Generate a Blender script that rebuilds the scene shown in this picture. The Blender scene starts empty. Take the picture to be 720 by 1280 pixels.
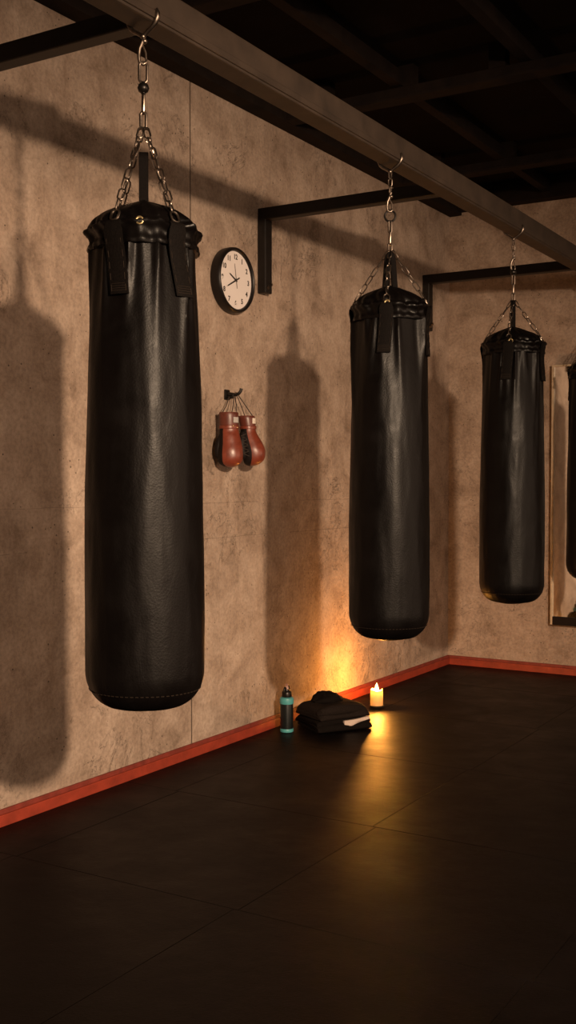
import bpy, bmesh, math, random
from mathutils import Vector, Matrix, noise, Quaternion
random.seed(7)
scn = bpy.context.scene
C = scn.collection
PI = math.pi

# ------------------------------------------------------------------ materials
def nmat(name):
    m = bpy.data.materials.new(name); m.use_nodes = True
    nt = m.node_tree
    return m, nt, nt.nodes.get('Principled BSDF')

def N(nt, kind, **kw):
    n = nt.nodes.new(kind)
    for k, v in kw.items():
        setattr(n, k, v)
    return n

def L(nt, a, b): nt.links.new(a, b)

def ramp(nt, src, stops):
    r = N(nt, 'ShaderNodeValToRGB')
    while len(r.color_ramp.elements) < len(stops): r.color_ramp.elements.new(.5)
    for e, (p, c) in zip(r.color_ramp.elements, stops):
        e.position = p; e.color = (c[0], c[1], c[2], 1) if isinstance(c, tuple) else (c, c, c, 1)
    L(nt, src, r.inputs[0]); return r

def noise_tex(nt, vec, scale, detail=6, rough=.6, dist=0):
    n = N(nt, 'ShaderNodeTexNoise'); n.inputs['Scale'].default_value = scale
    n.inputs['Detail'].default_value = detail; n.inputs['Roughness'].default_value = rough
    n.inputs['Distortion'].default_value = dist
    L(nt, vec, n.inputs['Vector']); return n

def math_n(nt, op, a, b=None, clamp=False):
    n = N(nt, 'ShaderNodeMath', operation=op); n.use_clamp = clamp
    for i, v in enumerate((a, b)):
        if v is None: continue
        if isinstance(v, (int, float)): n.inputs[i].default_value = v
        else: L(nt, v, n.inputs[i])
    return n.outputs[0]

def mix(nt, fac, a, b, mode='MIX'):
    n = N(nt, 'ShaderNodeMix', data_type='RGBA', blend_type=mode)
    if isinstance(fac, (int, float)): n.inputs[0].default_value = fac
    else: L(nt, fac, n.inputs[0])
    for i, v in ((6, a), (7, b)):
        if isinstance(v, tuple): n.inputs[i].default_value = (*v, 1)
        else: L(nt, v, n.inputs[i])
    return n.outputs[2]

def bump(nt, h, strength, dist, bsdf):
    b = N(nt, 'ShaderNodeBump'); b.inputs['Strength'].default_value = strength
    b.inputs['Distance'].default_value = dist
    L(nt, h, b.inputs['Height']); L(nt, b.outputs[0], bsdf.inputs['Normal']); return b

def basic(name, col, rough=.5, metal=0, var=.25, scale=30, bmp=.15, spec=.5, sheen=0, bdist=.002):
    m, nt, b = nmat(name)
    tc = N(nt, 'ShaderNodeTexCoord')
    n = noise_tex(nt, tc.outputs['Object'], scale)
    lo = tuple(c*(1-var) for c in col); hi = tuple(min(1, c*(1+var)) for c in col)
    r = ramp(nt, n.outputs[0], [(.3, lo), (.7, hi)])
    L(nt, r.outputs[0], b.inputs['Base Color'])
    b.inputs['Roughness'].default_value = rough; b.inputs['Metallic'].default_value = metal
    b.inputs['Specular IOR Level'].default_value = spec
    b.inputs['Sheen Weight'].default_value = sheen
    if bmp: bump(nt, n.outputs[0], bmp, bdist, b)
    return m

def concrete_mat(name, seams):
    m, nt, b = nmat(name)
    tc = N(nt, 'ShaderNodeTexCoord'); P = tc.outputs['Object']
    big = noise_tex(nt, P, 1.1, 8, .62, .3)
    mid = noise_tex(nt, P, 5.5, 10, .68, .4)
    fine = noise_tex(nt, P, 60, 6, .7)
    # streaky vertical trowel / damp marks
    mp = N(nt, 'ShaderNodeMapping'); mp.inputs['Scale'].default_value = (9, 9, 1.3); L(nt, P, mp.inputs['Vector'])
    st = noise_tex(nt, mp.outputs[0], 1.0, 6, .6, .6)
    c1 = ramp(nt, big.outputs[0], [(.3, (.20, .140, .104)), (.5, (.335, .247, .188)), (.70, (.47, .36, .285))])
    c2 = ramp(nt, mid.outputs[0], [(.30, (.120, .078, .053)), (.45, (.32, .236, .18)), (.68, (.52, .41, .33))])
    col = mix(nt, .58, c1.outputs[0], c2.outputs[0])
    c3 = ramp(nt, st.outputs[0], [(.3, .80), (.7, 1.12)])
    col = mix(nt, .55, col, c3.outputs[0], 'MULTIPLY')
    c4 = ramp(nt, fine.outputs[0], [(.3, .62), (.6, 1.12)])
    col = mix(nt, .7, col, c4.outputs[0], 'MULTIPLY')
    # pits
    vo = N(nt, 'ShaderNodeTexVoronoi'); vo.inputs['Scale'].default_value = 34; L(nt, P, vo.inputs['Vector'])
    pm = noise_tex(nt, P, 6, 3, .5)
    pit = math_n(nt, 'MULTIPLY', math_n(nt, 'LESS_THAN', vo.outputs['Distance'], .13),
                 math_n(nt, 'GREATER_THAN', pm.outputs[0], .56))
    # fine cracks: narrow band of a distorted noise contour, only in patches
    cn = noise_tex(nt, P, 3.2, 9, .72, .8)
    cr = math_n(nt, 'LESS_THAN', math_n(nt, 'ABSOLUTE', math_n(nt, 'SUBTRACT', cn.outputs[0], .5)), .0032)
    cp = noise_tex(nt, P, 1.7, 2, .5)
    cr = math_n(nt, 'MULTIPLY', cr, math_n(nt, 'GREATER_THAN', cp.outputs[0], .53))
    dark = math_n(nt, 'MAXIMUM', math_n(nt, 'MULTIPLY', pit, .75), math_n(nt, 'MULTIPLY', cr, .6))
    sx = N(nt, 'ShaderNodeSeparateXYZ')
    L(nt, P, sx.inputs[0])
    ax = {'x': 0, 'y': 1, 'z': 2}
    wob = math_n(nt, 'MULTIPLY', math_n(nt, 'SUBTRACT', mid.outputs[0], .5), .02)
    for (a, v, w, amt) in seams:
        pos = math_n(nt, 'ADD', sx.outputs[ax[a]], wob) if a == 'z' else sx.outputs[ax[a]]
        d = math_n(nt, 'LESS_THAN', math_n(nt, 'ABSOLUTE', math_n(nt, 'SUBTRACT', pos, v)), w)
        if a == 'z': d = math_n(nt, 'MULTIPLY', d, math_n(nt, 'GREATER_THAN', cp.outputs[0], .46))
        dark = math_n(nt, 'MAXIMUM', dark, math_n(nt, 'MULTIPLY', d, amt))
    col = mix(nt, dark, col, (.035, .024, .016))
    L(nt, col, b.inputs['Base Color'])
    b.inputs['Roughness'].default_value = .88
    b.inputs['Specular IOR Level'].default_value = .25
    h = math_n(nt, 'SUBTRACT', math_n(nt, 'ADD', math_n(nt, 'MULTIPLY', mid.outputs[0], .7),
               math_n(nt, 'MULTIPLY', fine.outputs[0], .35)), dark)
    bump(nt, h, .55, .018, b)
    return m

def rubber_floor_mat():
    m, nt, b = nmat('rubber_mat_floor')
    tc = N(nt, 'ShaderNodeTexCoord'); P = tc.outputs['Object']
    mid = noise_tex(nt, P, 3.5, 8, .65, .3)
    fine = noise_tex(nt, P, 140, 4, .7)
    c = ramp(nt, mid.outputs[0], [(.3, (.0024, .0016, .0014)), (.7, (.0056, .0038, .0034))])
    sp = N(nt, 'ShaderNodeTexVoronoi'); sp.inputs['Scale'].default_value = 90; L(nt, P, sp.inputs['Vector'])
    c2 = ramp(nt, sp.outputs['Distance'], [(.0, 1.25), (.3, .95)])
    col = mix(nt, .5, c.outputs[0], c2.outputs[0], 'MULTIPLY')
    L(nt, col, b.inputs['Base Color'])
    r = ramp(nt, mid.outputs[0], [(.3, .38), (.7, .55)])
    L(nt, r.outputs[0], b.inputs['Roughness'])
    b.inputs['Specular IOR Level'].default_value = .075
    und = noise_tex(nt, P, 9, 3, .5)
    h = math_n(nt, 'ADD', math_n(nt, 'MULTIPLY', fine.outputs[0], .12), math_n(nt, 'MULTIPLY', und.outputs[0], .35))
    bump(nt, h, .55, .012, b)
    return m

def leather_mat(name, col, rough=.42, scale=1.0, spec=.5, scuff=.5):
    m, nt, b = nmat(name)
    tc = N(nt, 'ShaderNodeTexCoord'); P = tc.outputs['Object']
    mid = noise_tex(nt, P, 7*scale, 7, .65, .5)
    vo = N(nt, 'ShaderNodeTexVoronoi'); vo.inputs['Scale'].default_value = 170*scale; L(nt, P, vo.inputs['Vector'])
    mp = N(nt, 'ShaderNodeMapping'); mp.inputs['Scale'].default_value = (1, 1, .45); L(nt, P, mp.inputs['Vector'])
    wr = noise_tex(nt, mp.outputs[0], 16*scale, 6, .7, 1.2)
    c = ramp(nt, mid.outputs[0], [(.3, tuple(x*.7 for x in col)), (.72, tuple(x*1.35 for x in col))])
    L(nt, c.outputs[0], b.inputs['Base Color'])
    r = ramp(nt, mid.outputs[0], [(.25, rough-.10*scuff*2), (.75, rough+.14*scuff*2)])
    L(nt, r.outputs[0], b.inputs['Roughness'])
    b.inputs['Specular IOR Level'].default_value = spec
    h = math_n(nt, 'ADD', math_n(nt, 'MULTIPLY', vo.outputs['Distance'], .10), math_n(nt, 'MULTIPLY', wr.outputs[0], .55))
    bump(nt, h, .35, .006/scale, b)
    return m

M = {}
M['wall_left'] = concrete_mat('concrete_plaster', [('y', 4.165, .0042, .8), ('z', 1.02, .0016, .3), ('z', 1.19, .0014, .25)])
M['wall_back'] = concrete_mat('concrete_plaster_back', [('z', 1.19, .0014, .15)])
M['floor'] = rubber_floor_mat()
M['ceiling'] = basic('dark_ceiling_boards', (.006, .0035, .003), .9, var=.4, scale=4, spec=.1)
M['joist'] = basic('dark_timber', (.010, .006, .0043), .8, var=.4, scale=12, bmp=.3, spec=.15)
M['red'] = basic('red_painted_trim', (.27, .036, .017), .5, var=.25, scale=14, bmp=.2)
M['red_dark'] = basic('worn_red_paint', (.19, .028, .017), .6, var=.3, scale=20, bmp=.3)
M['beam'] = basic('weathered_brown_steel', (.040, .027, .019), .6, .15, var=.35, scale=9, bmp=.35)
M['frame'] = basic('black_painted_steel', (.009, .0065, .0055), .5, .0, var=.3, scale=20, bmp=.15, spec=.3)
M['leather'] = leather_mat('black_leather', (.0024, .0018, .0017), .40, 1, .13, .5)
M['leather_top'] = leather_mat('black_leather_cap', (.0024, .0018, .0017), .36, 1.4, .15, .4)
M['webbing'] = basic('black_webbing', (.0036, .0026, .0022), .75, var=.4, scale=180, bmp=.5, spec=.07)
M['webbing_stitch'] = basic('dark_thread', (.016, .011, .008), .7, var=.2, spec=.1, scale=300, bmp=.2)
M['steel'] = basic('worn_steel_chain', (.21, .17, .14), .36, 1, var=.35, scale=60, bmp=.2)
M['brass'] = basic('brass_grommet', (.75, .58, .30), .35, 1, var=.2, scale=60)
M['black_metal'] = basic('black_metal', (.02, .017, .015), .35, .7, var=.3, scale=60, bmp=.1)
M['clock_case'] = basic('black_plastic', (.007, .005, .0045), .42, 0, var=.2, spec=.3, scale=40, bmp=.05)
M['clock_face'] = basic('off_white_dial', (.70, .635, .61), .55, 0, var=.03, scale=8, bmp=0)
M['ink'] = basic('black_print', (.02, .016, .014), .6, 0, var=.1, bmp=0)
M['glove'] = leather_mat('red_brown_leather', (.150, .030, .015), .34, 4, .5, .3)
M['glove_cuff'] = leather_mat('dark_red_leather', (.095, .022, .013), .38, 4, .5, .3)
M['glove_shaded_palm'] = leather_mat('shaded_palm_leather', (.006, .0035, .003), .6, 4, .2, .3)  # palm leather, its near-black colour includes the shade on the wall side
M['lace'] = basic('dark_lace', (.035, .022, .016), .8, var=.3, scale=300)
M['patch'] = basic('pale_patch', (.66, .58, .50), .6, var=.1, scale=90)
M['patch_grey'] = basic('grey_patch', (.36, .33, .31), .45, var=.15, scale=90)
M['bottle'] = basic('dark_bottle', (.007, .009, .009), .32, .0, spec=.3, var=.2, scale=40, bmp=.05)
M['teal'] = basic('teal_rubber', (.07, .30, .31), .42, 0, var=.12, scale=40, bmp=.05)
M['spout'] = basic('pink_spout', (.70, .42, .34), .45, 0, var=.1, scale=40, bmp=0)
M['towel'] = basic('black_terry', (.0075, .0056, .0048), .95, 0, var=.4, scale=220, bmp=.7, spec=.05, sheen=.0, bdist=.003)
M['towel2'] = basic('charcoal_fleece', (.015, .0108, .009), .95, 0, var=.35, scale=160, bmp=.6, spec=.05, sheen=.0, bdist=.003)
M['lining'] = basic('pale_cloth', (.55, .43, .36), .9, 0, var=.12, scale=160, bmp=.4)
M['wick'] = basic('charred_wick', (.02, .015, .01), .9)
M['dish'] = basic('dark_tin', (.05, .03, .018), .4, .6, var=.3, scale=60)
M['mirror_frame'] = basic('pale_timber_frame', (.46, .36, .25), .5, 0, var=.2, scale=18, bmp=.2)

m, nt, b = nmat('mirror_silvering')
tc = N(nt, 'ShaderNodeTexCoord'); n_ = noise_tex(nt, tc.outputs['Object'], 6, 4)
r_ = ramp(nt, n_.outputs[0], [(.3, (.86, .83, .78)), (.7, (.92, .90, .86))])
L(nt, r_.outputs[0], b.inputs['Base Color']); b.inputs['Metallic'].default_value = 1; b.inputs['Roughness'].default_value = .03
M['mirror'] = m

m, nt, b = nmat('candle_wax')
tc = N(nt, 'ShaderNodeTexCoord'); n_ = noise_tex(nt, tc.outputs['Object'], 25, 4)
r_ = ramp(nt, n_.outputs[0], [(.3, (.90, .70, .40)), (.7, (.98, .82, .52))])
tr = N(nt, 'ShaderNodeBsdfTranslucent'); L(nt, r_.outputs[0], tr.inputs[0])
ms = N(nt, 'ShaderNodeMixShader'); ms.inputs[0].default_value = .62
L(nt, r_.outputs[0], b.inputs['Base Color']); b.inputs['Roughness'].default_value = .4
L(nt, b.outputs[0], ms.inputs[1]); L(nt, tr.outputs[0], ms.inputs[2])
L(nt, ms.outputs[0], nt.nodes['Material Output'].inputs[0])
M['wax'] = m

m, nt, b = nmat('candle_flame')
em = N(nt, 'ShaderNodeEmission')
tc = N(nt, 'ShaderNodeTexCoord'); n_ = noise_tex(nt, tc.outputs['Object'], 40, 2)
r_ = ramp(nt, n_.outputs[0], [(.3, (1, .58, .16)), (.7, (1, .70, .27))])
L(nt, r_.outputs[0], em.inputs[0]); em.inputs[1].default_value = 22
L(nt, em.outputs[0], nt.nodes['Material Output'].inputs[0])
M['flame'] = m

# ------------------------------------------------------------------ mesh helpers
def new_obj(name, bm, mat, parent=None, smooth=True, loc=None):
    me = bpy.data.meshes.new(name)
    bmesh.ops.recalc_face_normals(bm, faces=bm.faces[:])
    bm.to_mesh(me); bm.free()
    for mt in (mat if isinstance(mat, list) else [mat]): me.materials.append(mt)
    if smooth:
        for p in me.polygons: p.use_smooth = True
        try: me.set_sharp_from_angle(angle=math.radians(42))
        except Exception: pass
    o = bpy.data.objects.new(name, me); C.objects.link(o)
    if parent: o.parent = parent
    if loc: o.location = loc
    return o

def thing(name, label, cat, loc=(0, 0, 0), rz=0, group=None):
    o = bpy.data.objects.new(name, None); C.objects.link(o)
    o.location = loc; o.rotation_euler = (0, 0, rz)
    o.empty_display_size = .1
    o['label'] = label; o['category'] = cat
    if group: o['group'] = group
    return o

def struct(name, bm, mat, parent=None, smooth=False):
    o = new_obj(name, bm, mat, parent, smooth)
    if not parent: o['kind'] = 'structure'
    return o

def box(bm, lo, hi, bev=0, mat_index=0, M4=None, seg=2):
    b2 = bmesh.new()
    bmesh.ops.create_cube(b2, size=1)
    for v in b2.verts:
        v.co = Vector([lo[i] + (v.co[i]+.5)*(hi[i]-lo[i]) for i in range(3)])
    if bev: bmesh.ops.bevel(b2, geom=b2.edges[:], offset=bev, segments=seg, affect='EDGES', profile=.5)
    if M4: b2.transform(M4)
    merge(bm, b2, mat_index)

def merge(bm, b2, mat_index=0):
    mp = {}
    for v in b2.verts: mp[v] = bm.verts.new(v.co)
    for f in b2.faces:
        try:
            nf = bm.faces.new([mp[v] for v in f.verts]); nf.material_index = mat_index
        except ValueError: pass
    b2.free()

def tube(bm, pts, r, seg=10, closed=False, cap=True, mat_index=0):
    """sweep a circle (r: number or list) along pts"""
    pts = [Vector(p) for p in pts]; n = len(pts)
    rr = r if isinstance(r, (list, tuple)) else [r]*n
    tang = []
    for i in range(n):
        if closed: t = pts[(i+1) % n]-pts[i-1]
        else: t = pts[min(i+1, n-1)]-pts[max(i-1, 0)]
        tang.append(t.normalized())
    up = Vector((0, 0, 1)) if abs(tang[0].z) < .9 else Vector((1, 0, 0))
    nrm = (up - tang[0]*up.dot(tang[0])).normalized()
    rings = []
    for i in range(n):
        nrm = (nrm - tang[i]*nrm.dot(tang[i])).normalized()
        bn = tang[i].cross(nrm)
        rings.append([bm.verts.new(pts[i]+(nrm*math.cos(a)+bn*math.sin(a))*rr[i])
                      for a in [2*PI*k/seg for k in range(seg)]])
    for i in range(n if closed else n-1):
        A, B = rings[i], rings[(i+1) % n]
        if closed and i == n-1:   # match twist
            best = min(range(seg), key=lambda s: (A[0].co-B[s].co).length)
            B = B[best:]+B[:best]
        for k in range(seg):
            f = bm.faces.new((A[k], A[(k+1) % seg], B[(k+1) % seg], B[k])); f.material_index = mat_index
    if cap and not closed:
        bm.faces.new(rings[0][::-1]).material_index = mat_index
        bm.faces.new(rings[-1]).material_index = mat_index

def lathe(bm, prof, seg=48, disp=None, mat_index=0, cx=0, cy=0):
    """prof: list of (r, z); disp(theta, r, z) -> (r, z)"""
    rings = []
    for (r, z) in prof:
        if r < 1e-5:
            zz = disp(0, 0, z)[1] if disp else z
            rings.append([bm.verts.new((cx, cy, zz))])
        else:
            row = []
            for k in range(seg):
                a = 2*PI*k/seg
                r2, z2 = disp(a, r, z) if disp else (r, z)
                row.append(bm.verts.new((cx+r2*math.cos(a), cy+r2*math.sin(a), z2)))
            rings.append(row)
    for A, B in zip(rings[:-1], rings[1:]):
        for k in range(seg):
            k2 = (k+1) % seg
            if len(A) == 1 and len(B) == 1: continue
            if len(A) == 1: f = bm.faces.new((A[0], B[k2], B[k]))
            elif len(B) == 1: f = bm.faces.new((A[k], A[k2], B[0]))
            else: f = bm.faces.new((A[k], A[k2], B[k2], B[k]))
            f.material_index = mat_index

def loft(bm, rings, mat_index=0, cap=True):
    rows = [[bm.verts.new(p) for p in r] for r in rings]
    n = len(rows[0])
    for A, B in zip(rows[:-1], rows[1:]):
        for k in range(n):
            f = bm.faces.new((A[k], A[(k+1) % n], B[(k+1) % n], B[k])); f.material_index = mat_index
    if cap:
        bm.faces.new(rows[0][::-1]).material_index = mat_index
        bm.faces.new(rows[-1]).material_index = mat_index

def link_ring(bm, center, axis, side, length, width, wire, seg=6, pts=16):
    """a chain link: stadium loop with its long way on axis, its width on side"""
    axis = Vector(axis).normalized(); side = Vector(side)
    side = (side-axis*side.dot(axis)).normalized()
    hl = length/2-width/2; r = width/2-wire
    r = max(r, wire*.6)
    hl = length/2-wire-r
    P = []
    for k in range(pts):
        a = 2*PI*k/pts
        c, s = math.cos(a), math.sin(a)
        P.append(Vector(center)+axis*(r*s+(hl if s >= 0 else -hl))+side*(r*c))
    tube(bm, P, wire, seg, closed=True)

def chain(bm, a, b, link=.040, width=.023, wire=.0026, sag=0):
    a, b = Vector(a), Vector(b)
    ln = (b-a).length; pitch = link-2*wire
    n = max(2, round(ln/pitch)); d = (b-a)/n
    ax = d.normalized(); ref = Vector((0, 0, 1)) if abs(ax.z) < .8 else Vector((.8, .6, 0))
    s1 = ax.cross(ref).normalized(); s2 = ax.cross(s1)
    for i in range(n):
        c = a+d*(i+.5)
        ang = (PI/2*(i % 2)) + .35*math.sin(i*2.1) + .5
        sd = s1*math.cos(ang)+s2*math.sin(ang)
        link_ring(bm, c, ax, sd, d.length+2*wire, width, wire)

# ------------------------------------------------------------------ the room
WX, BY, CZ = 0.0, 7.23, 3.14
bm = bmesh.new(); box(bm, (-.2, -2.5, -.05), (0, BY+.2, 3.36)); struct('wall_left', bm, M['wall_left'])
bm = bmesh.new(); box(bm, (0, BY, -.05), (6.5, BY+.2, 3.36)); struct('wall_back', bm, M['wall_back'])

# floor of butted rubber mats: one surface, the joints cut in as shallow grooves
bm = bmesh.new()
xs = [0.0]+[0.28+.92*k for k in range(0, 8)]
ys = [-2.5, -1.15, -.1, .85, 1.8, 2.74, 3.67, 4.62, 5.57, 6.52, BY]
for j in range(len(ys)-1):
    off = .0 if j % 2 == 0 else .015
    for i in range(len(xs)-1):
        g = .0007
        x0, x1 = xs[i]+(off if i else 0), xs[i+1]+off
        dz = .0008*noise.noise(Vector((i*3.1, j*2.7, 1)))
        b2 = bmesh.new(); bmesh.ops.create_cube(b2, size=1)
        for v in b2.verts:
            v.co = Vector((x0+g+(v.co.x+.5)*(x1-x0-2*g), ys[j]+g+(v.co.y+.5)*(ys[j+1]-ys[j]-2*g), -.02+(v.co.z+.5)*.02))
        top = [e for e in b2.edges if all(abs(v.co.z) < 1e-6 for v in e.verts)]
        bmesh.ops.bevel(b2, geom=top, offset=.0013, segments=2, affect='EDGES', profile=.5)
        for v in b2.verts:
            if v.co.z > -.008: v.co.z += dz-.0016
        merge(bm, b2)
box(bm, (-.2, -2.5, -.06), (6.9, BY+.2, -.015))
struct('floor', bm, M['floor'])

# ceiling: dark boards carried by deep cross beams and thin joists
bm = bmesh.new(); box(bm, (-.2, -2.5, 3.30), (6.5, BY+.2, 3.36)); ceil = struct('ceiling', bm, M['ceiling'])
for y in (-.5, .85, 2.2, 3.56, 4.91, 6.31):
    bm = bmesh.new()
    box(bm, (0.09, y-.045, CZ), (6.5, y+.045, 3.155), .002)
    box(bm, (0.09, y-.03, 3.155), (6.5, y+.03, 3.20), .002)
    for k in range(14): box(bm, (.3+k*.46-.04, y-.03, 3.2), (.3+k*.46+.04, y+.03, 3.301), 0)
    new_obj('cross_beam', bm, M['joist'], ceil, False)
for x in (.72, 1.36, 2.0, 2.64, 3.28, 3.92, 4.56):
    bm = bmesh.new(); box(bm, (x-.028, -2.4, 3.201), (x+.028, BY-.09, 3.27), .003)
    new_obj('joist', bm, M['joist'], ceil, False)
bm = bmesh.new(); box(bm, (0, -2.5, CZ), (.09, BY, 3.30), .003); struct('trim_1', bm, M['joist'])
bm = bmesh.new(); box(bm, (.09, BY-.09, CZ+.02), (6.5, BY, 3.30), .003); struct('trim_2', bm, M['joist'])

# red baseboards: a main board with a thinner darker cap strip
for nm, lo, hi in (('baseboard_left', (0, -2.5), (.016, BY)), ('baseboard_back', (.016, BY-.016), (6.5, BY))):
    bm = bmesh.new()
    box(bm, (lo[0], lo[1], -.002), (hi[0], hi[1], .043), .002, 0)
    if nm.endswith('left'): box(bm, (0, -2.5, .043), (.011, BY, .062), .002, 1)
    else: box(bm, (.011, BY-.011, .043), (6.5, BY, .062), .002, 1)
    struct(nm, bm, [M['red'], M['red_dark']])

# ------------------------------------------------------------------ the bag rack
BX = 1.125; BB, BT = 2.55, 2.655
rack = thing('bag_rack', 'long brown steel beam on black wall arms carrying the row of punching bags', 'bag rack', (BX, 4.77, BB))
def rp(bm, name, mat, smooth=False):
    bm.transform(Matrix.Translation((-BX, -4.77, -BB)))
    return new_obj(name, bm, mat, rack, smooth)
bm = bmesh.new()
box(bm, (BX-.04, -1.6, BB), (BX+.04, BY-.002, BT), .006)
box(bm, (BX+.036, -1.6, BB+.008), (BX+.046, BY-.002, BB+.03), .003)
mb = rp(bm, 'main_beam', M['beam']); mb['label'] = 'long brown weathered steel beam'
for y, zt in ((2.57, 2.68), (4.77, 2.68), (6.80, 2.665)):
    bm = bmesh.new(); box(bm, (.001, y-.03, zt-.06), (BX-.03, y+.03, zt), .005)
    rp(bm, 'arm', M['frame'])
    bm = bmesh.new()
    box(bm, (.001, y-.032, 2.25 if y < 6 else 2.295), (.05, y+.032, zt-.055), .005)
    post = rp(bm, 'wall_post', M['frame'])
    z0 = 2.25 if y < 6 else 2.295
    for dz, dy in ((.028, -.012), (.046, .014)):
        bm = bmesh.new()
        b2 = bmesh.new()
        bmesh.ops.create_cone(b2, cap_ends=True, segments=6, radius1=.010, radius2=.009, depth=.010)
        b2.transform(Matrix.Translation((.054, y+dy, z0+dz)) @ Matrix.Rotation(PI/2, 4, 'Y'))
        merge(bm, b2)
        rp(bm, 'bolt', M['steel']).parent = post

# ------------------------------------------------------------------ punching bags
def punching_bag(label, y, yaw, rings, hanger, seed, zb=.660, rs=1.0, loop_rot=PI/2):
    """yaw: direction (radians) of the bag's face; rings: angles of the four chain rings about the face"""
    t = thing('punching_bag', label, 'punching bag', (BX, y, zb), yaw, 'black punching bags hanging in a row')
    rnd = random.Random(seed); so = Vector((seed*3.7, seed*1.3, seed*2.1))
    H = 1.275                                   # body height up to the collar
    def rprof(z):
        u = z/H
        return rs*(.1655 if u < .35 else .1655-.0165*((u-.35)/.65)**1.3)
    tabs = [math.radians(a) for a in rings]
    folds = []
    for ta in tabs:
        for s in (-1, 1):
            folds.append((ta+s*rnd.uniform(.22, .34), rnd.uniform(.05, .085), rnd.uniform(.010, .016), rnd.uniform(.16, .32), s*rnd.uniform(-.5, .9)))
    for k in range(9):
        folds.append((rnd.uniform(0, 2*PI), rnd.uniform(.04, .10), rnd.uniform(.006, .012), rnd.uniform(.10, .24), rnd.uniform(-.8, .8)))
    def disp(a, r, z):
        d = 0
        below = max(0, H-z)
        for (fa, w, amp, ln, sl) in folds:
            aa = fa + sl*below
            da = (a-aa+PI) % (2*PI)-PI
            d += amp*math.exp(-(da/(w*(1+below*1.5)))**2)*math.exp(-(below/ln)**2)*1.0
        # valleys next to the folds
        d -= .0095*math.exp(-(below/.22)**2)
        p = Vector((math.cos(a)*2.2, math.sin(a)*2.2, z*2.6))+so
        d += .0035*noise.noise(p) + .0016*noise.noise(p*2.7)
        # shallow dents where it is hit
        d -= .004*max(0, noise.noise(Vector((math.cos(a)*1.1, math.sin(a)*1.1, z*1.7))+so*2))
        return (r+d*(1 if r > .1 else r/.1), z)
    prof = [(0, .0)]
    for r in (.025, .05, .07): prof.append((r*rs, .012*(r/.085)**2))
    R0 = .1655*rs; cr = .085
    for k in range(0, 15):
        a = PI/2*k/14
        prof.append((R0-cr+cr*math.sin(a), .011+cr*1.2*(1-math.cos(a))))
    z = prof[-1][1]
    while z < H-.006:
        z += .016 if z < .85 else .009
        z = min(z, H); prof.append((rprof(z), z))
    bm = bmesh.new(); lathe(bm, prof, 168, disp)
    new_obj('bag_body', bm, M['leather'], t)
    # stitched seam round the lower edge
    bm = bmesh.new()
    ns = 70
    for k in range(ns):
        a0 = 2*PI*k/ns; a1 = a0+2*PI/ns*.6
        rr_ = (R0-.0105)
        pts = []
        for a in (a0, (a0+a1)/2, a1):
            r2, z2 = disp(a, rr_, .062)
            pts.append((r2*math.cos(a), r2*math.sin(a), z2))
        tube(bm, pts, .0013, 5)
    new_obj('bottom_stitching', bm, M['webbing_stitch'], t)
    # cap: two rolled lips, gathered dome
    def cdisp(a, r, z):
        u = max(0, (z-H))/.12
        g = 0
        for (fa, w, amp, ln, sl) in folds[:10]:
            da = (a-fa+PI) % (2*PI)-PI
            g += amp*math.exp(-(da/(w*1.3))**2)
        wv = .0038*math.sin(a*7+seed)+.0030*math.sin(a*13+seed*2.3)+.0025*math.sin(a*23+z*90)+.0085*noise.noise(Vector((math.cos(a)*3, math.sin(a)*3, z*22))+so)
        k = 1-abs(u-.3)*.7
        zz = z+.006*noise.noise(Vector((math.cos(a)*2, math.sin(a)*2, 3))+so)*(1 if u > .2 else .2) + (.010*g/.008*.25 if .1 < u < .5 else 0)
        return (r+(wv+g*.45)*max(.15, k)*min(1, r/.09), zz)
    top = .136
    cp = [(.140, -.012), (.1525, -.010), (.1550, -.004), (.1540, .003), (.1500, .008), (.1480, .015), (.1490, .024),
          (.1520, .031), (.1570, .036), (.1590, .042), (.1565, .048), (.1500, .051), (.1465, .054)]
    for k in range(1, 19):
        u = k/19
        cp.append((.1465*(1-u**1.75), .054+(top-.054)*u**.92))
    cp.append((0, top))
    bm = bmesh.new(); lathe(bm, [(r*rs if i else r*rs, H+z) for i, (r, z) in enumerate(cp)], 144, cdisp)
    new_obj('top_cap', bm, M['leather_top'], t)
    # loop of webbing standing up out of the cap
    bm = bmesh.new()
    def ribbon(path, w, th, wd):
        wd = Vector(wd).normalized(); path = [Vector(p) for p in path]; rgs = []
        for i, p in enumerate(path):
            tg = (path[min(i+1, len(path)-1)]-path[max(i-1, 0)]).normalized()
            nn = tg.cross(wd).normalized()
            rgs.append([p+wd*w/2*sx+nn*th/2*sy for sx, sy in ((-1, -1), (-.92, -1.25), (.92, -1.25), (1, -1), (1, 1), (.92, 1.25), (-.92, 1.25), (-1, 1))])
        return rgs
    lt = 1.535
    base = H+top-.02
    sp0, sp1 = (.020, .0105)
    path = [(0, -(sp0+(sp1-sp0)*k/8), base+(lt-.02-base)*k/8) for k in range(9)]
    path += [(0, -sp1*math.cos(PI*k/8), lt-.02+.018*math.sin(PI*k/8)) for k in range(1, 8)]
    path += [(0, (sp0+(sp1-sp0)*k/8), base+(lt-.02-base)*k/8) for k in range(8, -1, -1)]
    loft(bm, ribbon(path, .026, .017, (1, 0, 0)))
    bm.transform(Matrix.Rotation(loop_rot, 4, 'Z'))
    new_obj('hanging_loop', bm, M['webbing'], t)
    # webbing tabs with rings, chains
    apex = hanger[0][1]-zb
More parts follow.
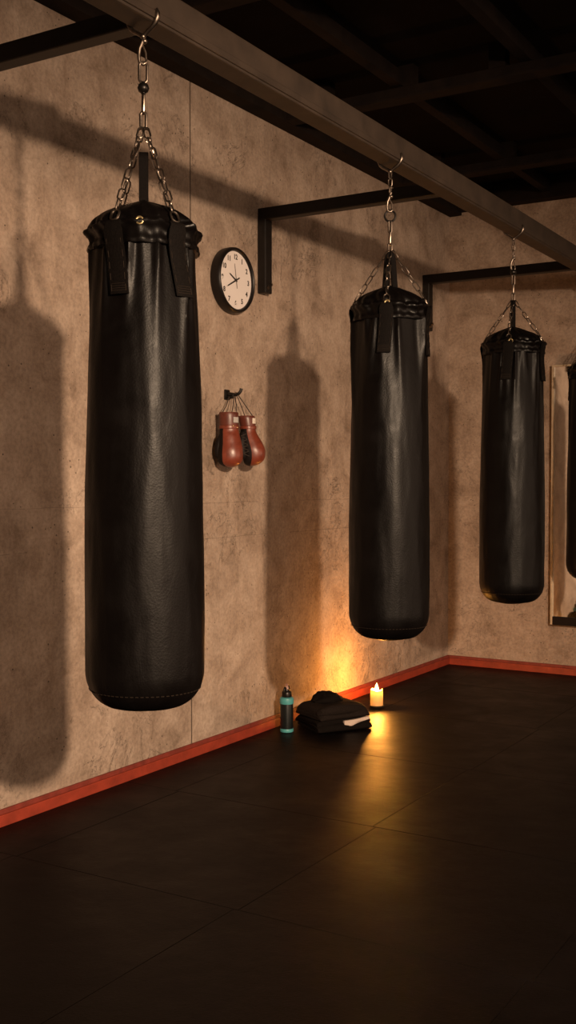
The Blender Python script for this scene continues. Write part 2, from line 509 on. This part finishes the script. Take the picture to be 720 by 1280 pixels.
    for i, ta in enumerate(tabs):
        back = abs((ta+PI) % (2*PI)-PI) > 1.7
        ca, sa = math.cos(ta), math.sin(ta)
        rad, tan = Vector((ca, sa, 0)), Vector((-sa, ca, 0))
        tilt = rnd.uniform(-.12, .12) if i != 1 else .2
        bm = bmesh.new(); pth = []
        rr0 = .118*rs
        zs = [H+.052, H+.047, H+.040, H+.025, H+.0, H-.03, H-.06, H-.09, H-.12, H-.145]
        rad_at = [.150*rs, .157*rs, .161*rs, .162*rs, .157*rs, .1525*rs, .1515*rs, .1525*rs, .153*rs, .1535*rs]
        w = .052
        rgs = []
        for k, (zz, rr) in enumerate(zip(zs, rad_at)):
            wk = w*(.55 if k == 0 else .8 if k < 3 else 1)
            cen = tan*(tilt*max(0, H-zz))
            row_in, row_out = [], []
            for s in (-1, -.5, 0, .5, 1):
                lat = wk/2*s
                ang = lat/rr
                dirv = rad*math.cos(ang)+tan*math.sin(ang)
                row_out.append(dirv*(rr+.0055)+cen+Vector((0, 0, zz)))
                row_in.append(dirv*(rr-.002)+cen+Vector((0, 0, zz)))
            rgs.append(row_out+row_in[::-1])
        loft(bm, rgs)
        tab = new_obj('webbing_tab', bm, M['webbing'], t)
        bm = bmesh.new()
        for s in (-.8, .8):
            for k in range(4, 9):
                zz0, zz1 = zs[k], zs[k]-.018
                P = []
                for zz in (zz0, zz1):
                    rr = rad_at[k] if zz == zz0 else rad_at[k+1]; ang = w/2*s/rr
                    P.append((rad*math.cos(ang)+tan*math.sin(ang))*(rr+.0058)+tan*(tilt*max(0, H-zz))+Vector((0, 0, zz)))
                tube(bm, P, .001, 5)
        for k in range(4):
            zz = H-.118-.006*k
            P = []
            for s in (-.75, -.4, 0, .4, .75):
                rr = .1535*rs; ang = w/2*s/rr
                P.append((rad*math.cos(ang)+tan*math.sin(ang))*(rr+.0058)+tan*(tilt*(H-zz))+Vector((0, 0, zz)))
            tube(bm, P, .0009, 5)
        new_obj('stitching', bm, M['webbing_stitch'], tab)
        rc = rad*(.150*rs)+Vector((0, 0, H+.064))
        bm = bmesh.new()
        link_ring(bm, rc, (rad*-.42+Vector((0, 0, .8))), tan, .040, .030, .0034, 8, 20)
        new_obj('ring', bm, M['steel'], tab)
        bm = bmesh.new()
        a0 = rad*(.143*rs)+Vector((0, 0, H+.078))
        a1 = Vector((0, 0, apex))+rad*.008
        chain(bm, a0, a1, .041, .022, .0025)
        new_obj('chain', bm, M['steel'], t)
    # brass grommet at the front of the cap
    bm = bmesh.new()
    ga = -.07
    c = Vector((math.cos(ga), math.sin(ga), 0))*(.160*rs)+Vector((0, 0, H+.045))
    tube(bm, [c+Vector((0, math.cos(a), math.sin(a)))*.0085 for a in [2*PI*k/16 for k in range(16)]], .0035, 8, closed=True)
    new_obj('grommet', bm, M['brass'], t)
    # hanger between the chains and the beam
    for el in hanger:
        kind, z0, z1 = el[0], el[1]-zb, el[2]-zb
        zc = (z0+z1)/2; bm = bmesh.new()
        if kind in ('link', 'link_turned'):
            link_ring(bm, (0, 0, zc), (0, 0, 1), (0, 1, 0) if kind == 'link' else (1, .2, 0), z1-z0+.008, el[3], .0042, 8, 22)
            new_obj('link', bm, M['steel'], t)
        elif kind == 'swivel':
            h = z1-z0
            lathe(bm, [(0, z0-.004), (.006, z0-.003), (.0065, z0), (.013, z0+h*.15), (.0165, z0+h*.5), (.013, z0+h*.85), (.0065, z1), (.006, z1+.003), (0, z1+.004)], 24)
            new_obj('swivel', bm, M['black_metal'], t)
        elif kind == 'ring':
            tube(bm, [(0, .021*math.cos(a), zc+.0215*math.sin(a)) for a in [2*PI*k/28 for k in range(28)]], .0042, 8, closed=True)
            new_obj('ring', bm, M['black_metal'], t)
        elif kind == 'snap_hook':
            h = z1-z0
            tube(bm, [(0, .008, z0+h*.10), (0, .009, z0), (0, 0, z0-.006), (0, -.010, z0), (0, -.012, z0+h*.22), (0, -.010, z0+h*.5), (0, -.003, z0+h*.72), (0, .0, z0+h*.85), (0, .004, z1)],
                 [.003, .0045, .005, .005, .005, .005, .006, .005, .0045], 10)
            tube(bm, [(0, .008, z0+h*.08), (0, .007, z0+h*.35), (0, -.003, z0+h*.68)], .003, 8)
            b2 = bmesh.new(); bmesh.ops.create_uvsphere(b2, u_segments=12, v_segments=8, radius=.008)
            b2.transform(Matrix.Translation((0, .004, z0+h*.78))); merge(bm, b2)
            new_obj('snap_hook', bm, M['steel'], t)
        elif kind == 'chain':
            chain(bm, (0, 0, z0), (0, 0, z1), .036, .020, .0028)
            new_obj('chain', bm, M['steel'], t)
        elif kind == 'clamp':
            # open U hook whose two prongs clip to the sides of the beam
            wv = Vector((math.cos(-yaw), math.sin(-yaw), 0))    # world x, across the beam
            for sg in (-1, 1):
                pts = [wv*(sg*x)+Vector((0, 0, z0+zz)) for x, zz in ((0, -.002), (.006, .006), (.018, .014), (.032, .022), (.043, .032), (.0495, .046), (.0500, .058), (.0475, z1-z0))]
                tube(bm, pts, [.006, .006, .006, .0062, .007, .0075, .0065, .003], 10)
            b2 = bmesh.new(); bmesh.ops.create_uvsphere(b2, u_segments=12, v_segments=8, radius=.0085)
            b2.transform(Matrix.Translation((0, 0, z0+.002))); merge(bm, b2)
            new_obj('beam_hook', bm, M['steel'], t)
    return t

H1 = [('link', 2.268, 2.312, .024), ('link_turned', 2.308, 2.362, .022), ('swivel', 2.364, 2.392),
      ('link', 2.392, 2.448, .030), ('snap_hook', 2.448, 2.522), ('clamp', 2.516, 2.585)]
H2 = [('link', 2.206, 2.236, .022), ('link_turned', 2.232, 2.285, .022), ('link', 2.278, 2.325, .020), ('ring', 2.322, 2.366),
      ('snap_hook', 2.366, 2.436), ('chain', 2.432, 2.520), ('clamp', 2.516, 2.585)]
H3 = [('link', 2.206, 2.246, .022), ('link_turned', 2.242, 2.292, .022), ('link', 2.288, 2.338, .022), ('swivel', 2.338, 2.366),
      ('snap_hook', 2.368, 2.436), ('chain', 2.432, 2.520), ('clamp', 2.516, 2.585)]
def facing(y): return math.atan2(0-y, 3.05-BX)
bag1 = punching_bag('black punching bag nearest of the row, left of the wall clock', 2.412, facing(2.412), [-30, 33, 140, 214], H1, 1)
bag2 = punching_bag('black punching bag hanging second from the front, above the floor candle', 3.962, facing(3.962), [-5, 78, 180, 262], H2, 2, rs=.97, loop_rot=.15)
bag3 = punching_bag('black punching bag hanging third, just left of the wall mirror', 5.385, facing(5.385), [-8, 70, 180, 255], H3, 3, zb=.668, rs=.985)
bag4 = punching_bag('farthest black punching bag, half out of frame in front of the mirror', 6.868, facing(6.868), [-14, 75, 180, 255], H3, 4, zb=.668, rs=.985)

# ------------------------------------------------------------------ wall clock
cy_, cz_ = 4.476, 2.272
clock = thing('wall_clock', 'round black rimmed wall clock with white dial beside the wall arm', 'clock', (0, cy_, cz_))
# clock plane: local u = +y (right), v = +z, out = +x
def clk(bm): bm.transform(Matrix(((0, 0, 1, 0), (1, 0, 0, 0), (0, 1, 0, 0), (0, 0, 0, 1)))); return bm
RC = .158
bm = bmesh.new()
lathe(bm, [(0, .001), (RC-.006, .001), (RC-.002, .004), (RC, .010), (RC+.001, .040), (RC-.001, .052), (RC-.006, .0575), (RC-.012, .058),
           (RC-.0165, .054), (RC-.018, .048), (RC-.018, .040), (0, .040)], 72)
new_obj('case', clk(bm), M['clock_case'], clock)
bm = bmesh.new(); lathe(bm, [(0, .0405), (RC-.0185, .0405), (RC-.0185, .043), (0, .043)], 72); new_obj('dial', clk(bm), M['clock_face'], clock)
for k in range(1, 13):
    cu = bpy.data.curves.new('num', 'FONT'); cu.body = str(k); cu.size = .034; cu.align_x = 'CENTER'; cu.align_y = 'CENTER'; cu.extrude = .0004; cu.offset = .0010
    to = bpy.data.objects.new('num', cu); C.objects.link(to)
    dg = bpy.context.evaluated_depsgraph_get(); me = bpy.data.meshes.new_from_object(to.evaluated_get(dg))
    a = PI/2-2*PI*k/12
    me.transform(Matrix.Translation((.112*math.cos(a), .112*math.sin(a), .0436)))
    nb = bmesh.new(); nb.from_mesh(me); new_obj('numeral', clk(nb), M['ink'], clock, False); bpy.data.objects.remove(to); bpy.data.curves.remove(cu); bpy.data.meshes.remove(me)
def hand(name, ang_deg, ln, tail, w0, w1, z):
    a = math.radians(90-ang_deg); bm = bmesh.new()
    P = [(-tail, -w0*.8), (-tail, w0*.8), (0, w0), (ln*.85, w1), (ln, 0), (ln*.85, -w1), (0, -w0)]
    lo = [bm.verts.new((x*math.cos(a)-y*math.sin(a), x*math.sin(a)+y*math.cos(a), z)) for x, y in P]
    hi = [bm.verts.new((x*math.cos(a)-y*math.sin(a), x*math.sin(a)+y*math.cos(a), z+.0012)) for x, y in P]
    bm.faces.new(lo[::-1]); bm.faces.new(hi)
    for k in range(len(P)): bm.faces.new((lo[k], lo[(k+1) % len(P)], hi[(k+1) % len(P)], hi[k]))
    new_obj(name, clk(bm), M['ink'], clock, False)
hand('hour_hand', 296, .062, .012, .0042, .003, .0450)
hand('minute_hand', 243, .088, .034, .0040, .003, .0465)
hand('second_hand', 350, .080, .040, .0010, .0007, .0480)
bm = bmesh.new(); lathe(bm, [(0, .043), (.006, .043), (.006, .0495), (0, .0505)], 20); new_obj('hub', clk(bm), M['ink'], clock)

# ------------------------------------------------------------------ coat hook and boxing gloves
hy, hz = 4.462, 1.715
hook = thing('wall_hook', 'small black iron wall hook holding the boxing gloves', 'hook', (0, hy, hz))
bm = bmesh.new(); box(bm, (.001, -.026, -.024), (.010, .014, .026), .003); new_obj('plate', bm, M['black_metal'], hook)
bm = bmesh.new()
tube(bm, [(.006, -.004, .006), (.030, .000, .002), (.052, .004, .000), (.066, .008, .006), (.074, .012, .018), (.076, .014, .030)], [.010, .0095, .0085, .008, .0075, .0085], 12)
tube(bm, [(.006, -.006, -.008), (.026, -.006, -.014), (.036, -.004, -.010), (.040, -.002, .002)], [.008, .007, .0065, .007], 10)
new_obj('prong', bm, M['black_metal'], hook)

TT = Vector((.57, -.82, 0)); RW = Vector((.82, .57, 0)); UP = Vector((0, 0, 1))
def glove(label, loc, spec, bend, lean, thumb_side, mats, laces, palm_dir, thr=.56):
    """spec rows: (z, su, sd, half width across, half depth); across = RW, depth = TT"""
    t = thing('boxing_glove', label, 'boxing glove', loc, 0, 'boxing gloves hanging from the wall hook')
    seg = 40
    # interpolate rows smoothly
    def cat(p0, p1, p2, p3, u): return .5*((2*p1)+(-p0+p2)*u+(2*p0-5*p1+4*p2-p3)*u*u+(-p0+3*p1-3*p2+p3)*u*u*u)
    rows = []
    n = len(spec)
    for i in range(n-1):
        for s in range(5):
            u = s/5
            rows.append([cat(spec[max(i-1, 0)][k], spec[i][k], spec[i+1][k], spec[min(i+2, n-1)][k], u) for k in range(5)])
    rows.append(list(spec[-1]))
    rings = []
    for (z, su, sd, ru, rd) in rows:
        ring = []
        for k in range(seg):
            a = 2*PI*k/seg
            ca, sa = math.cos(a), math.sin(a)
            e = .86
            x = ru*math.copysign(abs(ca)**e, ca); y = rd*math.copysign(abs(sa)**e, sa)
            wr = 1+.018*noise.noise(Vector((ca*2, sa*2, z*22)))
            ring.append(RW*(su+x*wr)+TT*(sd+y*wr)+UP*z)
        rings.append(ring)
    bm = bmesh.new(); loft(bm, rings)
    nq = seg*(len(rings)-1)
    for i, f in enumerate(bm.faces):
        if i < nq and math.cos(2*PI*((i % seg)+.5)/seg) < -thr: f.material_index = 1  # wall-side faces take the dark colour, shade painted in
    # thumb: a fat tapering lobe along the side
    b2 = bmesh.new()
    tp = [Vector(p) for p in thumb_side[0]]; tr = thumb_side[1]
    P, RR = [], []
    for i in range(len(tp)-1):
        for s in range(4):
            u = s/4
            P.append(cat(tp[max(i-1, 0)], tp[i], tp[i+1], tp[min(i+2, len(tp)-1)], u))
            RR.append(tr[i]*(1-u)+tr[i+1]*u)
    P.append(tp[-1]); RR.append(tr[-1])
    P = [RW*p.x+TT*p.y+UP*p.z for p in P]
    tube(b2, P, RR, 18)
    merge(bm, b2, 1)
    new_obj('glove_body', bm, [M['glove'], M['glove_shaded_palm']], t)
    return t

def gpart(t, name, bm, mat): return new_obj(name, bm, mat, t)

def cuff_loft(z0, z1, su0, su1, ru0, ru1, rd0, rd1, th=.005):
    """hollow padded cuff"""
    bm = bmesh.new(); seg = 40; rings = []
    prof = [(0, 1, 0), (.06, 1.02, 0), (.25, 1.035, 0), (.5, 1.04, 0), (.75, 1.035, 0), (.95, 1.02, 0), (1, .97, 0)]
    for (u, k, _) in prof:
        ru, rd, su, z = ru1+(ru0-ru1)*u, rd1+(rd0-rd1)*u, su1+(su0-su1)*u, z1+(z0-z1)*u
        rings.append([RW*(su+ru*k*math.cos(2*PI*i/seg))+TT*(rd*k*math.sin(2*PI*i/seg))+UP*z for i in range(seg)])
    for (u, k) in ((1.0, .86), (.9, .82), (.4, .78)):
        ru, rd, su, z = ru1+(ru0-ru1)*u, rd1+(rd0-rd1)*u, su1+(su0-su1)*u, z1+(z0-z1)*u
        rings.append([RW*(su+ru*k*math.cos(2*PI*i/seg))+TT*(rd*k*math.sin(2*PI*i/seg))+UP*z for i in range(seg)])
    loft(bm, rings)
    return bm

# left glove: back of the hand to the room
gl = glove('left red brown boxing glove, hanging nearer the first punching bag', (.088, 4.352, 1.360),
    [(.186, .000, 0, .044, .040), (.170, .000, 0, .047, .042), (.150, .002, .002, .050, .046), (.115, .005, .004, .055, .052),
     (.080, .006, .006, .060, .058), (.045, .006, .006, .060, .058), (.022, .004, .004, .053, .052), (.008, .004, .003, .036, .036), (.0015, .004, .002, .018, .018), (0, .004, .002, .004, .004)],
    0, 0, ([(-.026, .006, .165), (-.042, .006, .130), (-.050, .008, .090), (-.046, .010, .055), (-.036, .010, .036)], [.015, .019, .020, .018, .008]),
    None, None, (-.82, -.57, 0))
gpart(gl, 'cuff', cuff_loft(.262, .190, -.002, .000, .046, .043, .042, .039), M['glove_cuff'])
bm = bmesh.new()
loft(bm, [[RW*(.000+.0475*k*math.cos(2*PI*i/40))+TT*(.0445*k*math.sin(2*PI*i/40))+UP*z for i in range(40)] for z, k in ((.182, .93), (.184, 1.0), (.192, 1.02), (.198, 1.0), (.200, .93))])
gpart(gl, 'wrist_band', bm, M['glove'])
bm = bmesh.new()
def cuff_patch(bm, a0, a1, z0, z1, ru, rd, su=0.0, th=.003):
    ro = []
    for k in range(7):
        a = a0+(a1-a0)*k/6
        d = RW*math.cos(a)*ru+TT*math.sin(a)*rd; nn = (RW*math.cos(a)+TT*math.sin(a))
        ro.append([RW*su+d+UP*z0, RW*su+d+nn*th+UP*z0, RW*su+d+nn*th+UP*z1, RW*su+d+UP*z1])
    loft(bm, ro)
cuff_patch(bm, math.radians(28), math.radians(66), .212, .238, .0475, .0435)
gpart(gl, 'cuff_patch', bm, M['patch_grey'])['label'] = 'small grey patch on the cuff'
bm = bmesh.new()
for a, z in ((math.radians(38), .190), (math.radians(66), .196)):
    c = RW*math.cos(a)*.0485+TT*math.sin(a)*.0455+UP*z
    b2 = bmesh.new(); bmesh.ops.create_uvsphere(b2, u_segments=10, v_segments=8, radius=.0042); b2.transform(Matrix.Translation(c)); merge(bm, b2)
gpart(gl, 'eyelet', bm, M['brass'])

# right glove: turned edge on, palm and lacing facing the wall side
gr = glove('right red brown boxing glove with pale cuff label, hanging edge on', (.104, 4.500, 1.368),
    [(.182, -.004, 0, .036, .040), (.165, -.003, 0, .039, .042), (.145, .002, .0, .045, .046), (.112, .012, .002, .054, .052),
     (.078, .022, .004, .058, .056), (.045, .024, .004, .055, .054), (.022, .020, .004, .046, .046), (.008, .014, .003, .032, .032), (.0015, .010, .002, .016, .016), (0, .008, .002, .004, .004)],
    0, 0, ([(-.026, .022, .160), (-.034, .032, .125), (-.034, .036, .085), (-.026, .034, .050), (-.018, .030, .036)], [.016, .021, .022, .019, .009]),
    None, None, (-.80, -.60, 0), .12)
gpart(gr, 'cuff', cuff_loft(.244, .186, -.012, -.004, .040, .036, .040, .038), M['glove_cuff'])
bm = bmesh.new()
loft(bm, [[RW*(-.004+.041*k*math.cos(2*PI*i/40))+TT*(.0425*k*math.sin(2*PI*i/40))+UP*z for i in range(40)] for z, k in ((.178, .93), (.180, 1.0), (.187, 1.02), (.193, 1.0), (.195, .93))])
gpart(gr, 'wrist_band', bm, M['glove'])
bm = bmesh.new(); cuff_patch(bm, math.radians(8), math.radians(52), .206, .232, .0395, .0405, -.009)
gpart(gr, 'cuff_patch', bm, M['patch'])['label'] = 'small pale label on the cuff'
bm = bmesh.new()
for k in range(8):       # lacing down the palm edge
    z = .150-.014*k; u = -.036+.004*k*.5
    s = 1 if k % 2 else -1
    tube(bm, [RW*(u-.004)+TT*(.050+.001*k)+UP*(z+.005*s), RW*(u+.010)+TT*(.0535+.001*k)+UP*z, RW*(u+.022)+TT*(.0535+.0005*k)+UP*(z-.005*s)], .0016, 6)
gpart(gr, 'palm_lacing', bm, M['lace'])

# hanging laces
def laces(t, loc, ends):
    loc = Vector(loc); bm = bmesh.new()
    hk = Vector((.034, hy+.0, hz-.000))
    for (p, q) in ends:
        p = Vector(p); q = Vector(q)-loc
        mid = (p+q)/2+Vector((.004, 0, -.004))
        tube(bm, [p, mid, q], .0023, 6)
    gpart(t, 'laces', bm, M['lace'])
laces(gl, gl.location, [(RW*-.038+UP*.250, (.020, hy-.006, hz-.006)), (RW*.012+TT*.034+UP*.255, (.040, hy-.001, hz-.004)), (RW*.034+UP*.255, (.046, hy+.004, hz-.004))])
laces(gr, gr.location, [(RW*-.020+TT*.034+UP*.240, (.055, hy+.006, hz-.003)), (RW*.020+TT*.010+UP*.240, (.060, hy+.008, hz+.000))])

# ------------------------------------------------------------------ water bottle
bt = thing('water_bottle', 'dark water bottle with teal bands standing left of folded clothes', 'bottle', (.120, 4.830, 0))
bm = bmesh.new(); lathe(bm, [(0, .001), (.031, .001), (.033, .004), (.0335, .012), (.0335, .168), (.030, .178), (.0, .178)], 40); new_obj('bottle_body', bm, M['bottle'], bt)
bm = bmesh.new(); lathe(bm, [(.0325, .001), (.0350, .003), (.0355, .010), (.0355, .016), (.034, .019), (.0325, .019)], 40); new_obj('base_band', bm, M['teal'], bt)['label'] = 'teal band at the foot'
bm = bmesh.new(); lathe(bm, [(.0325, .146), (.0355, .147), (.0365, .152), (.0365, .170), (.0350, .176), (.026, .181), (.018, .182), (.0, .182)], 40); new_obj('collar', bm, M['teal'], bt)['label'] = 'teal shoulder collar'
bm = bmesh.new(); lathe(bm, [(0, .180), (.024, .180), (.025, .184), (.025, .206), (.022, .211), (.014, .214), (.012, .222), (0, .223)], 32, lambda a, r, z: (r+(.0008*math.cos(a*16) if .0245 < r else 0), z)); cap = new_obj('cap', bm, M['black_metal'], bt)
bm = bmesh.new(); tube(bm, [(.0, -.023, .206), (.0, -.026, .222), (.0, -.020, .232), (.0, -.006, .226), (.0, .012, .224), (.0, .020, .232), (.0, .023, .220), (.0, .020, .208)], [.005]*8, 10); new_obj('handle', bm, M['black_metal'], cap)
bm = bmesh.new(); lathe(bm, [(0, .222), (.009, .222), (.0095, .230), (.007, .238), (.0085, .244), (.005, .249), (0, .250)], 20); new_obj('spout', bm, M['spout'], cap)['label'] = 'small pink spout'

# ------------------------------------------------------------------ folded clothes
def folded(bm, w, d, layers, th, seed, slump=.012, gap=.0025, mat_index=0, taper=0):
    """a cloth folded back and forth; folds lie along y at x = +-d/2, width along y"""
    path = []
    z = th/2
    hd = d/2
    for l in range(layers):
        s = 1 if l % 2 == 0 else -1
        inset = rnd_t.uniform(0, .014)
        for k in range(13):
            x = -s*hd+2*s*hd*k/12
            path.append((x*(1-inset), z))
        if l < layers-1:
            r = (th+gap)/2
            for k in range(1, 6):
                a = -PI/2+PI*k/6
                path.append((s*(hd*(1-inset)+r*math.cos(a)*1.1), z+r+r*math.sin(a)))
            z += th+gap
    NW = 26; rows = []
    for j in range(NW+1):
        v = -w/2+w*j/NW
        e = 1 if j not in (0, NW) else .55
        top_, bot = [], []
        for i, (x, zz) in enumerate(path):
            x0, z0 = path[max(i-1, 0)]; x1, z1 = path[min(i+1, len(path)-1)]
            tx, tz = x1-x0, z1-z0; ln = math.hypot(tx, tz) or 1
            nx, nz = -tz/ln, tx/ln
            edge = max(0, (abs(v)/(w/2)-.72)/.28); edge2 = max(0, (abs(x)/hd-.72)/.28)
            dz = -slump*(edge**2+.7*edge2**2)*(zz/max(z, .001)) + .006*noise.noise(Vector((x*9+seed, v*9, zz*6)))*(zz/max(z, .001))
            dy = .008*noise.noise(Vector((x*7, seed*2.0, zz*30))) * (1 if abs(v) > w*.3 else .3)
            dx = .008*noise.noise(Vector((v*8, seed+4.0, zz*25)))
            zt = max(.0015, zz+dz+nz*th/2*e); zb_ = max(.001, zz+dz-nz*th/2*e)
            top_.append((x+dx+nx*th/2*e, v+dy, zt)); bot.append((x+dx-nx*th/2*e, v+dy, zb_))
        rows.append(top_+bot[::-1])
    b2 = bmesh.new(); loft(b2, rows); merge(bm, b2, mat_index)
    return z+th/2
rnd_t = random.Random(5)
yaw_p = math.radians(-34)
tw = thing('folded_towel', 'black towel folded flat on the floor under the folded jacket', 'towel', (.262, 5.075, 0), yaw_p)
bm = bmesh.new(); h1 = folded(bm, .315, .240, 3, .021, 3)
new_obj('towel_cloth', bm, M['towel'], tw)
# pale lining showing at the front right corner of the fold
bm = bmesh.new()
rows = []
for k in range(13):
    u = k/12
    y = -.005+.150*u
    lo = .006+.046*u**.6; hi = .052+.012*u
    x = .121+.010*math.sin(PI*min(1, u*1.3))
    rows.append([(x+.010+.004*math.sin(u*9), y, lo), (x+.013, y, (lo+hi)/2), (x+.009, y, hi), (x-.03, y, hi-.003), (x-.03, y, lo+.002)])
loft(bm, rows)
new_obj('pale_lining', bm, M['lining'], tw)['label'] = 'pale lining turned out at the corner'
jk = thing('folded_jacket', 'charcoal jacket folded on top of the black towel', 'jacket', (.250, 5.078, h1-.004), yaw_p+.09)
bm = bmesh.new(); h2 = folded(bm, .305, .225, 2, .030, 11, slump=.020)
new_obj('jacket_cloth', bm, M['towel2'], jk)
# rolled sleeve edge on the right side
bm = bmesh.new()
P = [(.100, -.150, .030), (.116, -.135, .040), (.124, -.09, .046), (.126, -.03, .047), (.122, .04, .044), (.112, .10, .038), (.1, .14, .03)]
tube(bm, P, [.012, .022, .027, .028, .026, .021, .012], 16)
new_obj('rolled_sleeve', bm, M['towel2'], jk)
hw = thing('crumpled_cloth', 'dark crumpled cloth bunched on top of the folded jacket', 'cloth', (.205, 5.095, h1+h2-.014), yaw_p+.3)
bm = bmesh.new()
b2 = bmesh.new(); bmesh.ops.create_uvsphere(b2, u_segments=48, v_segments=28, radius=1)
for v in b2.verts:
    d = v.co.normalized()
    k = 1+.26*noise.noise(d*1.9+Vector((3, 1, 2)))+.18*noise.noise(d*3.9)+.09*abs(noise.noise(d*8))
    v.co = Vector((d.x*.070*k, d.y*.086*k, max(-.012, d.z*.038*k)+.010*math.cos(d.y*3.2)*(d.z > 0)))
b2.transform(Matrix.Translation((0, 0, .012)))
merge(bm, b2)
new_obj('cloth_bundle', bm, M['towel'], hw)
bm = bmesh.new()
tube(bm, [(.015, -.080, .014), (.050, -.05, .022), (.063, 0, .026), (.054, .05, .020), (.015, .083, .012)], [.008, .018, .021, .018, .008], 14)
new_obj('cloth_fold', bm, M['towel'], hw)

# ------------------------------------------------------------------ candle
cd = thing('candle', 'lit pillar candle glowing on the floor near the left wall', 'candle', (.240, 5.625, 0))
bm = bmesh.new(); lathe(bm, [(0, .001), (.041, .001), (.0425, .004), (.043, .011), (.040, .012), (.038, .007), (0, .007)], 40); new_obj('tin_base', bm, M['dish'], cd)
def wd(a, r, z): return (r, z+(.004*math.sin(a*2+1)+.003*math.sin(a*3) if z > .085 else 0))
bm = bmesh.new(); lathe(bm, [(0, .0075), (.035, .0075), (.0362, .012), (.0362, .085), (.0355, .096), (.033, .099), (.0305, .096), (.0285, .080), (.024, .066), (.012, .060), (0, .059)], 48, wd); new_obj('wax', bm, M['wax'], cd)
bm = bmesh.new(); tube(bm, [(0, 0, .058), (.001, 0, .072), (.003, .001, .082)], .0016, 8); wk = new_obj('wick', bm, M['wick'], cd)
bm = bmesh.new(); lathe(bm, [(0, .078), (.005, .081), (.0095, .090), (.0112, .099), (.0098, .110), (.0065, .122), (.003, .132), (0, .139)], 24, lambda a, r, z: (r, z)); new_obj('flame', bm, M['flame'], cd)

# ------------------------------------------------------------------ wall mirror
MX0, MX1, MZ0, MZ1 = .757, 1.95, .335, 2.062
mr = thing('wall_mirror', 'pale framed wall mirror on the back wall behind the farthest bag', 'mirror', (MX0, BY-.0, MZ0), math.radians(MROT:=-1.4))
W_, H_ = MX1-MX0, MZ1-MZ0
y0 = -.052; y1 = -.032
bm = bmesh.new(); box(bm, (.016, y0+.004, .030), (W_-.02, y1, H_-.010)); new_obj('mirror_glass', bm, M['mirror'], mr, False)
for nm, lo, hi, mt in (('side_rail', (0, y0-.006, 0), (.018, y1+.004, H_), 'mirror_frame'), ('side_rail', (W_-.022, y0-.006, 0), (W_, y1+.004, H_), 'mirror_frame'),
                   ('top_rail', (.0165, y0-.006, H_-.012), (W_-.0215, y1+.004, H_), 'mirror_frame'), ('bottom_rail', (.0165, y0-.010, 0), (W_-.0215, y1+.004, .055), 'joist')):
    bm = bmesh.new(); box(bm, lo, hi, .002); o = new_obj(nm, bm, M[mt], mr, False)
    if nm == 'bottom_rail': o['label'] = 'dark brown bottom rail'
bm = bmesh.new(); box(bm, (.02, y1, .03), (W_-.03, y1+.006, H_-.02)); new_obj('backing_board', bm, M['joist'], mr, False)

# ------------------------------------------------------------------ light
def spot(name, loc, target, energy, col, size_deg, blend, radius):
    l = bpy.data.lights.new(name, 'SPOT'); l.energy = energy; l.color = col
    l.spot_size = math.radians(size_deg); l.spot_blend = blend; l.shadow_soft_size = radius
    o = bpy.data.objects.new(name, l); C.objects.link(o); o.location = loc
    o.rotation_euler = (Vector(target)-Vector(loc)).to_track_quat('-Z', 'Y').to_euler()
    return o
spot('wall_wash_lamp', (4.80, .25, 2.35), (0, 4.80, .32), 1850, (1, .715, .48), 63, 1.0, .085)

l = bpy.data.lights.new('candle_light', 'POINT'); l.energy = 60; l.color = (1, .37, .055); l.shadow_soft_size = .012
o = bpy.data.objects.new('candle_light', l); C.objects.link(o); o.location = (.240, 5.625, .118)

w = bpy.data.worlds.new('added_room_fill'); scn.world = w; w.use_nodes = True
# added warm fill glow from the unbuilt +x side, kept dark elsewhere
nt = w.node_tree; bg = nt.nodes['Background']
tc = N(nt, 'ShaderNodeTexCoord'); sx = N(nt, 'ShaderNodeSeparateXYZ'); L(nt, tc.outputs['Generated'], sx.inputs[0])
r_ = ramp(nt, sx.outputs[0], [(.1, (.012, .008, .005)), (.95, (1, .67, .45))])
rz_ = ramp(nt, math_n(nt, 'ADD', math_n(nt, 'MULTIPLY', sx.outputs[2], .5), .5), [(.40, .02), (.465, 1.0), (.53, 1.0), (.62, .04)])
L(nt, mix(nt, 1, r_.outputs[0], rz_.outputs[0], 'MULTIPLY'), bg.inputs[0]); bg.inputs[1].default_value = 3.2

# ------------------------------------------------------------------ camera
cam = bpy.data.cameras.new('camera'); co = bpy.data.objects.new('camera', cam); C.objects.link(co)
cam.sensor_fit = 'VERTICAL'; cam.sensor_height = 36; cam.lens = 36*1375/1280
cam.clip_start = .05
co.location = (3.05, 0, 1.3)
co.rotation_euler = (math.radians(90-1.6663), 0, math.radians(31.178))
scn.camera = co
vs = scn.view_settings
vs.view_transform = 'Standard'; vs.look = 'None'; vs.exposure = 0; vs.gamma = 1; vs.use_curve_mapping = False
